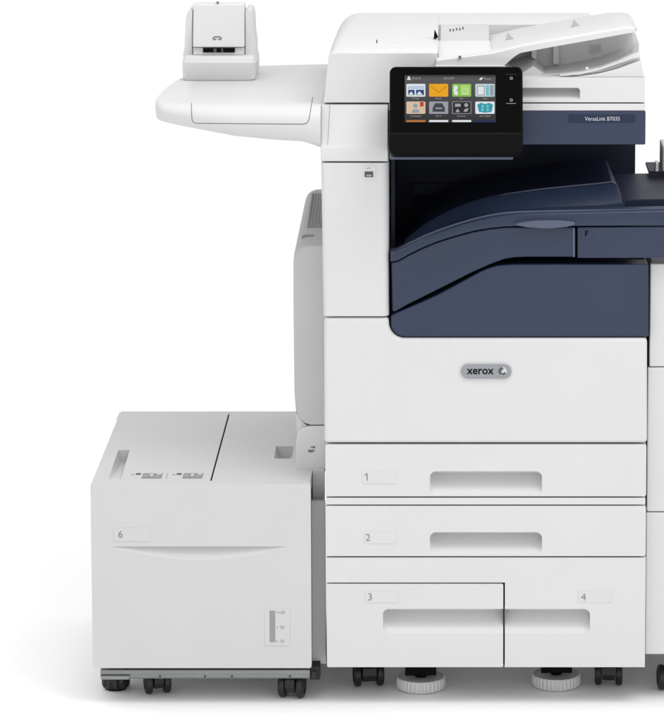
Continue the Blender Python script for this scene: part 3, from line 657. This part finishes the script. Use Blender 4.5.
# joint web and latch block
prism('hinge_web', px([(295.8, 412), (304, 423), (307.5, 425.6), (301.5, 428.6), (297.0, 433.6)], .13), .13, .30, M_MID, PR, 0.001)
lbk = [(326, 472.0), (296.4, 472.0), (296.2, 440), (297.2, 434.6), (300.2, 430.4), (305, 427.6), (310, 426.6), (326, 426.2)]
lt = prism('latch_block', px(lbk, .115), .115, .46, M_MID, PR, 0.003)
bm = bmesh.new(); q = P(311.5, 449, .1145)
add_box(bm, q.x - .007, q.x + .006, q.y - .0006, q.y + .0006, q.z - .0035, q.z - .002); add_box(bm, q.x - .006, q.x + .003, q.y - .0006, q.y + .0006, q.z - .0062, q.z - .005)
add_box(bm, q.x - .002, q.x + .004, q.y - .0006, q.y + .0006, q.z + .003, q.z + .0042); add_prism(bm, [(q.x + .0035, q.z + .0012), (q.x + .0075, q.z + .0036), (q.x + .0035, q.z + .006)], q.y - .0006, q.y + .0006)
link('arrow_mark', from_bm(bm), M_INK, PR, smooth=False)

# ---------------- casters and levelling feet
def caster(parent, u, v, half, yaw, name='caster', top=None):
    """twin-wheel swivel caster; (u, v) is the picture point where its wheels meet the floor"""
    c = G(u, v, 0.0); rW = 0.0245; t = 0.014
    Rm = Matrix.Translation((c.x, c.y, 0)) @ Matrix.Rotation(yaw, 4, 'Z')
    bm = bmesh.new(); hz = top or 0.07
    prof = [(-.026, rW + .002), (-.022, rW + .016), (-.010, rW + .027), (.012, rW + .027), (.020, rW + .018), (.022, rW + .002), (.014, rW - .012), (-.014, rW - .012)]
    w_ = half - t - .001
    v0 = [bm.verts.new((-w_, y, z)) for y, z in prof]; v1 = [bm.verts.new((w_, y, z)) for y, z in prof]
    bm.faces.new(v0); bm.faces.new(v1[::-1])
    for i in range(len(prof)): bm.faces.new((v0[i], v1[i], v1[(i + 1) % 8], v0[(i + 1) % 8]))
    add_cyl(bm, (0, 0.004, (rW + .02 + hz) / 2), (0, 0, 1), .012, hz - rW - .02, 18)
    add_box(bm, -.02, .02, -.018, .026, hz - .004, hz)
    me = from_bm(bm); me.transform(Rm); cs = link(name, me, M_CASTER, parent, 0.0012, seg=2)
    for s in (-1, 1):
        bm = bmesh.new(); xc_ = s * (half - t / 2)
        secs = []
        for dx, r in ((-t / 2, rW - .006), (-t / 2 + .001, rW - .002), (-t * .2, rW), (t * .2, rW), (t / 2 - .001, rW - .002), (t / 2, rW - .006), (t / 2 - .002, rW - .008), (t / 2 - .002, .004)):
            dx *= s
            secs.append([Vector((xc_ + dx, r * math.cos(a * math.pi / 16), rW + r * math.sin(a * math.pi / 16))) for a in range(32)])
        add_loft(bm, secs); me = from_bm(bm); me.transform(Rm); link('wheel', me, M_CASTER, cs)
    return cs
caster(PR, 368.5, 685.6, 0.029, math.radians(8), top=zbot + .004)
caster(PR, 608.5, 684.6, 0.027, math.radians(-3), top=zbot + .004)
caster(PR, 425, 652, 0.027, math.radians(70), top=zbot + .004); caster(PR, 590, 652, 0.027, math.radians(110), top=zbot + .004)
def foot(u, vfront, rad):
    f = G(u, vfront, 0.001); c = Vector((f.x, f.y + rad, 0))
    bm = bmesh.new(); secs = []; n = 34 * 4
    def ring(r, z, sc): return [Vector((c.x + (r - sc * (0.5 + 0.5 * math.cos(34 * 2 * math.pi * i / n)) ** 2) * math.cos(2 * math.pi * i / n), c.y + (r - sc * (0.5 + 0.5 * math.cos(34 * 2 * math.pi * i / n)) ** 2) * math.sin(2 * math.pi * i / n), z)) for i in range(n)]
    for r, z, sc in ((rad - .005, .001, 0), (rad - .001, .004, .002), (rad, .008, .0032), (rad, .019, .0032), (rad - .001, .0225, .0022), (rad - .003, .0245, .0), (rad - .005, .0245, 0), (rad - .0065, .0232, 0), (.012, .0238, 0)): secs.append(ring(r, z, sc))
    add_loft(bm, secs); ft = link('levelling_foot', from_bm(bm), M_WHITE, PR)
    bm = bmesh.new(); add_cyl(bm, (c.x, c.y, .03), (0, 0, 1), .011, .02, 16); add_prism(bm, rrect(c.x - .030, c.x + .030, .034, zbot + .004, .001, 2), c.y - .03, c.y + .03)
    link('foot_stem', from_bm(bm), M_BLACK, ft, 0.001, seg=2)
foot(420.6, 695.2, 0.0475); foot(556.8, 692.6, 0.0475)

# ================================================================ stapler on the shelf
sy = G(218, 80.6, zs)
ST = thing('electric_stapler', (sy.x, sy.y + .07, zs), 'pale grey desktop electric stapler standing on the side shelf', 'stapler')
Y0 = sy.y; zz = zs + .0005
def sx(u, Y=Y0): return X(u, 60, Y)
# base: lofted so that it narrows to the back and has a rounded top edge
bm = bmesh.new()
b0, b1 = X(182.8, 80, Y0), X(255.4, 80, Y0)
def ring(inset, z, fy=0.0):
    x0, x1, y0, y1 = b0 + inset, b1 - inset, Y0 + inset * .8 + fy, Y0 + .15 - inset
    return [Vector((x0 + .006, y0, z)), Vector((x1 - .010, y0, z)), Vector((x1 - .004, y0 + .003, z)), Vector((x1, y0 + .010, z)), Vector((x1, y1 - .02, z)), Vector((x1 - .02, y1, z)), Vector((x0 + .02, y1, z)), Vector((x0, y1 - .02, z)), Vector((x0, y0 + .008, z)), Vector((x0 + .002, y0 + .002, z))]
zt1 = Z(62.6, Y0); zt2 = Z(55.8, Y0 + .008)
add_loft(bm, [ring(.002, zz), ring(.0, zz + .003), ring(-.001, zt1 - .001), ring(-.0012, zt1), ring(-.0004, zt1 + .0008), ring(.0005, zt2 - .006), ring(.003, zt2 - .0015), ring(.007, zt2)])
link('base', from_bm(bm), M_COOL, ST, 0.0)
bm = bmesh.new(); add_box(bm, b0 + .004, b1 - .006, Y0 + .003, Y0 + .14, zs - .0005, zs + .0012); link('base_pad', from_bm(bm), M_SLATE, ST)
# ears
for pts in ([(182.6, 57), (184.6, 46), (185.6, 22), (186.8, 14), (188.6, 10.8), (191.4, 10.2), (192.4, 12), (192.4, 57)],
            [(245.0, 57), (245.0, 11.5), (246.4, 9.6), (249.6, 9.4), (252.0, 11.2), (253.2, 18), (253.8, 34), (255.2, 42), (255.6, 57)]):
    prism('side_arm', px(pts, Y0 + .03), Y0 + .03, Y0 + .12, M_COOL, ST, 0.003)
# head, leaning back
bm = bmesh.new()
hf = [(Y0 + .014, Z(47.2, Y0 + .014)), (Y0 + .0165, Z(40, Y0 + .0165)), (Y0 + .034, Z(4.6, Y0 + .034)), (Y0 + .040, Z(2.6, Y0 + .040)), (Y0 + .06, Z(2.0, Y0 + .06)), (Y0 + .10, Z(9, Y0 + .10)), (Y0 + .13, Z(18, Y0 + .06)), (Y0 + .13, Z(47.2, Y0 + .014))]
xh0, xh1 = X(192.9, 30, Y0 + .02), X(244.4, 30, Y0 + .02)
hb = [(y, z) for y, z in hf]
add_loft(bm, [yzsec(xh0, hf), yzsec(xh1, hf)])
link('head', from_bm(bm), M_COOL, ST, 0.0025, angle=30)
pbox('throat', 193.2, 244.2, 47.6, 54.5, Y0 + .022, Y0 + .12, M_MID, ST)
pbox('throat_slot', 203, 234.8, 48.0, 52.4, Y0 + .019, Y0 + .03, M_BLACK, ST, 0.0005)
pbox('staple_guide', 213.6, 216.4, 48.4, 52.0, Y0 + .0175, Y0 + .03, M_INK, ST)
pbox('staple_guide', 221.4, 223.0, 48.4, 52.0, Y0 + .0175, Y0 + .03, M_INK, ST)
# staple symbol on the head
def headp(u, v):
    t = (40 - v) / (40 - 4.6); Y = Y0 + .0165 + t * .0175; return P(u, v, Y - .0007)
def tube(name, path, r, m, par):
    bm = bmesh.new()
    for p, q in zip(path, path[1:]): add_cyl(bm, (p + q) / 2, q - p, r, (q - p).length * 1.1, 6)
    me = bpy.data.meshes.new(name); bm.to_mesh(me); bm.free(); return link(name, me, m, par)
tube('staple_symbol', [headp(u, v) for u, v in ((216.2, 38.9), (214.4, 39.5), (213.0, 38.6), (213.6, 37.2), (216, 36.6), (218.6, 36.6), (220.8, 37.2), (221.4, 38.6), (220.0, 39.5), (218.2, 38.9))], .0008, M_INK, ST)
prism('top_mark', px([(216.2, 1.9), (219.0, 1.9), (217.6, 3.4)], Y0 + .034), Y0 + .034, Y0 + .042, M_INK, ST)

# ================================================================ paper feeder on the left
zt = Z(484.5)
FB = G(200, 411.0, zt).y
FE = thing('paper_feeder', (X(201, 668), FB / 2, 0), 'low pale grey paper feeder cabinet on casters docked left of the printer', 'paper feeder')
fx0, fx1 = X(91.6, 575), X(311.0, 575)
zfb = Z(668.2)
# drawer front with smile-shaped grip
bm = bmesh.new(); add_prism(bm, rrect(fx0, fx1, zfb, zt + .0005, .004, 4), 0.0, 0.026); me = from_bm(bm)
bm = bmesh.new(); secs = []; zg = Z(546.6); gx0, gx1 = X(112, 546), X(286, 546)
for i in range(25):
    t = i / 24; x = gx0 + (gx1 - gx0) * t; k = math.sin(math.pi * t); k = max(.02, k) ** .8
    drop = .027 * k; dep = .013 * k
    secs.append([Vector((x, -.01, zg + .0004)), Vector((x, dep, zg)), Vector((x, dep * .9, zg - drop * .2)), Vector((x, dep * .5, zg - drop * .55)), Vector((x, dep * .16, zg - drop * .85)), Vector((x, -.0004, zg - drop)), Vector((x, -.01, zg - drop))])
add_loft(bm, secs); me = cut(me, [from_bm(bm)]); me.materials.clear()
ff = link('drawer_front', me, M_FEED, FE, 0.004, seg=4, label='front with a shallow curved grip and the number 6')
u0, u1, v0, v1 = 113.5, 150, 528, 541.2
bm = bmesh.new(); add_prism(bm, rrect(X(u0, v0), X(u1, v0), Z(v1), Z(v0), 0.0015, 3), -0.0009, 0.001); link('label_plate', from_bm(bm), M_LABELF, ff, 0.0004, seg=1)
number('6', 120.6, 534.4, -0.0014, ff)
# level gauge
gp = prism('level_gauge', rrect(X(264.6, 626), X(290, 626), Z(645.6), Z(608.4), .0015, 3), -.0009, .001, M_LABELF, FE, .0004, seg=1)
pbox('gauge_slot', 269.6, 275.2, 610.8, 642.2, -.0013, .001, mat('gauge_grey', (.27, .272, .275), .5, .3), gp, 0.0)
for v, s in ((612.6, '100'), (627.4, '50'), (641.4, '10')):
    writing('gauge_mark', s, 282.2, v, -.0018, .0085, M_FAINT, gp); pbox('gauge_tick', 276.2, 278, v - .3, v + .3, -.0017, .001, M_FAINT, gp)
# lids
xs_a, xs_b = X(208.9, 481), X(210.2, 481)
def lid(name, x0, x1, cuts, lab):
    bm = bmesh.new(); add_box(bm, x0, x1, 0.0275, FB - .022, zt - .026, zt); me = from_bm(bm)
    me = cut(me, cuts); me.materials.clear(); return link(name, me, M_FEED, FE, .003, label=lab)
def top_pocket(pf0, pf1, pb0, pb1, deep, shallow):
    a, b, c, d = [G(u, v, zt) for u, v in (pf0, pf1, pb1, pb0)]
    bm = bmesh.new(); up = Vector((0, 0, .01))
    n = 8; secs = []
    for i in range(n + 1):
        t = i / n; l = a.lerp(d, t); r = b.lerp(c, t); k = shallow + (deep - shallow) * math.sin(t * math.pi / 2) ** 1.5
        row = [l + up]
        for j in range(9):
            q = j / 8; row.append(l.lerp(r, .03 + .94 * q) - Vector((0, 0, k * (1 - (2 * q - 1) ** 4) + .0006)))
        secs.append(row + [r + up])
    add_loft(bm, secs); return from_bm(bm)
lid('top_cover', fx0 + .001, xs_a, [top_pocket((108.2, 479.0), (121.4, 478.8), (118.0, 450.0), (130, 449.8), .024, .003)], 'left top cover with a long finger pocket')
lid('top_cover', xs_b + .0008, fx1 - .001, [top_pocket((273.6, 458.6), (293.4, 458.6), (275.6, 446.0), (294.4, 446.0), .025, .010)], 'right top cover with a small square pocket')
box('lid_slot', xs_a, xs_b + .0008, .03, FB - .026, zt - .024, zt - .0035, M_BLACK, FE)
box('rear_edge', fx0 + .001, fx1 - .001, FB - .0215, FB, zt - .03, zt, M_FEED, FE, .003)
box('cabinet', fx0 + .004, fx1 - .003, 0.0275, FB - .002, zfb + .002, zt - .027, M_MID, FE, .002)
pb = G(121, 412.5, zt)
box('rear_rib', pb.x - .006, pb.x + .001, FB - .05, FB + .006, zt - .06, zt - .004, M_FEED, FE, .002)
M_STICK = mat('sticker_grey', (0.24, 0.24, 0.245), 0.6, 0.2)
# instruction stickers on the lid
def top_quad(par, name, u0, u1, v0, v1, m, sk, h=.0004):
    a, b, c, d = G(u0, v1, zt), G(u1, v1, zt), G(u1 + sk, v0, zt), G(u0 + sk, v0, zt)
    bm = bmesh.new(); up = Vector((0, 0, h)); add_loft(bm, [[q + up for q in (a, b, c, d)], [q - Vector((0, 0, .001)) for q in (a, b, c, d)]]); return link(name, from_bm(bm), m, par, smooth=False)
for du in (0, 40.8):
    sk = top_quad(FE, 'instruction_sticker', 141.4 + du, 161.0 + du, 473.4, 478.6, M_STICK, 2)
    for a_, b_, c_, d_, mm in ((143, 148, 474.6, 477.6, M_SLATE), (149.5, 153, 474.2, 476.2, M_FEED), (154, 160, 475.6, 477.8, M_SLATE), (150, 156, 476.8, 478.0, M_SLATE), (156.5, 161, 473.8, 474.8, M_LABEL)):
        top_quad(sk, 'sticker_drawing', a_ + du, b_ + du, c_, d_, mm, .8, .0008)
    top_quad(sk, 'sticker_arrow', 135.8 + du, 140.6 + du, 473.4, 474.9, M_INK, .4, .0006)
    top_quad(sk, 'sticker_arrow', 131.0 + du, 134.4 + du, 474.4, 475.2, M_FAINT, .3, .0006)
top_quad(FE, 'sticker_divider', 165.6, 166.4, 473.2, 478.8, M_FAINT, 1.6)
# docking plates between feeder and printer
box('docking_plate', X(311.6, 560, .06), X(325.4, 560, .06), .06, .075, Z(664, .06), Z(501.6, .06), M_DOCK, FE, .001)
box('docking_plate', X(312.6, 490, .10), X(324.6, 490, .10), .10, .115, Z(500.4, .10), Z(470, .10), M_DOCK, FE, .001)
# base rail
bm = bmesh.new(); rz0, rz1 = Z(679.4, .02), Z(669.6, .02)
rail = [(.02, rz0 + .004), (.02, rz0 + .010), (.016, rz0 + .011), (.016, rz1), (.06, rz1), (.06, rz0), (.024, rz0)]
add_loft(bm, [yzsec(X(99.5, 675), rail), yzsec(X(309.5, 675), rail)])
link('base_rail', from_bm(bm), M_STEEL, FE, .0008, seg=2)
box('base_frame', X(101, 675), X(308, 675), .0605, FB - .03, rz0 + .016, zfb + .001, M_MID, FE, .002)
bm = bmesh.new(); add_box(bm, X(309.6, 672), X(319.4, 672), .02, .06, Z(680, .02), Z(667, .02)); add_box(bm, X(311.4, 672), X(316.0, 672), .012, .0199, Z(678, .02), Z(671, .02)); link('latch_bracket', from_bm(bm), M_DARK, FE, .001)
for u in (127, 160, 205, 232, 290):
    bm = bmesh.new(); add_cyl(bm, P(u, 676.6, .0195), (0, 1, 0), .0016, .004, 10); link('rail_screw', from_bm(bm), M_DARK, FE)
prism('foot_bracket', px([(100.2, 676), (129.6, 676), (129, 679.8), (101, 679.8)], .014), .014, .06, M_STEEL, FE, .001)
# black scalloped levelling knob
kc = G(114.6, 690.6, 0.004); kr = .0275; kc = Vector((kc.x, kc.y + kr, 0)); bm = bmesh.new(); n = 96; secs = []
for r, z, s in ((kr - .004, .004, .0), (kr, .007, .0035), (kr, .024, .0035), (kr - .002, .0265, .002), (.010, .0275, 0)):
    secs.append([Vector((kc.x + (r - s * (.5 + .5 * math.cos(11 * 2 * math.pi * i / n + .5))) * math.cos(2 * math.pi * i / n), kc.y + (r - s * (.5 + .5 * math.cos(11 * 2 * math.pi * i / n + .5))) * math.sin(2 * math.pi * i / n), z)) for i in range(n)])
add_loft(bm, secs); kn = link('levelling_knob', from_bm(bm), M_CASTER, FE)
bm = bmesh.new(); add_cyl(bm, (kc.x, kc.y, .03), (0, 0, 1), .008, .04, 14); add_cyl(bm, (kc.x, kc.y, .002), (0, 0, 1), .02, .004, 24); link('knob_stem', from_bm(bm), M_BLACK, kn)
caster(FE, 157.5, 692.8, .0245, math.radians(14), top=rz0 + .006)
caster(FE, 292.2, 697.0, .0245, math.radians(-10), top=rz0 + .006)
caster(FE, 190, 640, .0245, math.radians(60), top=rz0 + .006); caster(FE, 300, 640, .0245, math.radians(60), top=rz0 + .006)

# ================================================================ finisher on the right
YF = 0.025
FI = thing('finisher', (X(651, 600, YF) + .25, .33, 0), 'white finisher cabinet cut off by the right edge, beside the navy bridge', 'finisher')
gx = X(650.2, 460, YF) ; GW = .5
for v0, v1 in ((263.6, 366.8), (367.6, 511.8), (512.6, 654.6)):
    box('finisher_panel', gx - (.0068 if v0 > 500 else .0058 if v0 > 360 else .003), gx + GW, YF, YF + .02, Z(v1, YF), Z(v0, YF), M_WHITE, FI, .003)
box('finisher_body', gx + .001, gx + GW - .002, YF + .0205, .60, Z(654, YF), Z(264.5, YF), M_WHITE, FI, .002)
za = P(664, 172.6, .30).z
bm = bmesh.new(); add_box(bm, X(662.6, 160, .30), X(662.6, 160, .30) + .4, .30, .40, za, Z(146.5, .30)); sy_ = link('stacker', from_bm(bm), M_MID, FI, .004)
for k in range(3):
    x = X(662.6, 160, .30) - .0006; box('stacker_slot', x, x + .003, .312 + k * .03, .324 + k * .03, za + .008, Z(152, .30), M_SLATE, sy_)
box('stacker_base', X(648.6, 171, .30), X(661.6, 171, .30) + .4, .30, .41, Z(173.6, .30) , Z(170.8, .30), M_NAVYD, FI, .001)
box('stacker_clip', X(655.6, 166, .30), X(658.4, 166, .30), .30, .33, za + .002, Z(163, .30), M_COOL, FI, .0008)
caster(FI, 671.5, 689.0, .027, math.radians(5), top=Z(654, YF) + .004)
caster(FI, 760, 688.0, .027, math.radians(5), top=Z(654, YF) + .004)

# groove of the pull-out tray in the shelf nose: a thin line hugging the skin
ctrl = [(191.2, 103), (191.8, 116), (192.2, 120.4), (193.6, 122.4), (196.5, 123.2), (250, 123.6), (303, 124), (306.4, 123.2), (308.6, 120.6), (310, 114), (311.4, 105), (313, 96)]
pts = []
for (ua, va), (ub, vb) in zip(ctrl, ctrl[1:]):
    n = max(2, int(math.hypot(ub - ua, vb - va) / 1.0)); pts += [(ua + (ub - ua) * i / n, va + (vb - va) * i / n) for i in range(n)]
path = [q for q in (on_skin(sh, u, v, .0001) for u, v in pts) if q]
if len(path) > 4: groove('shelf_seam', path, M_INK, .0006)
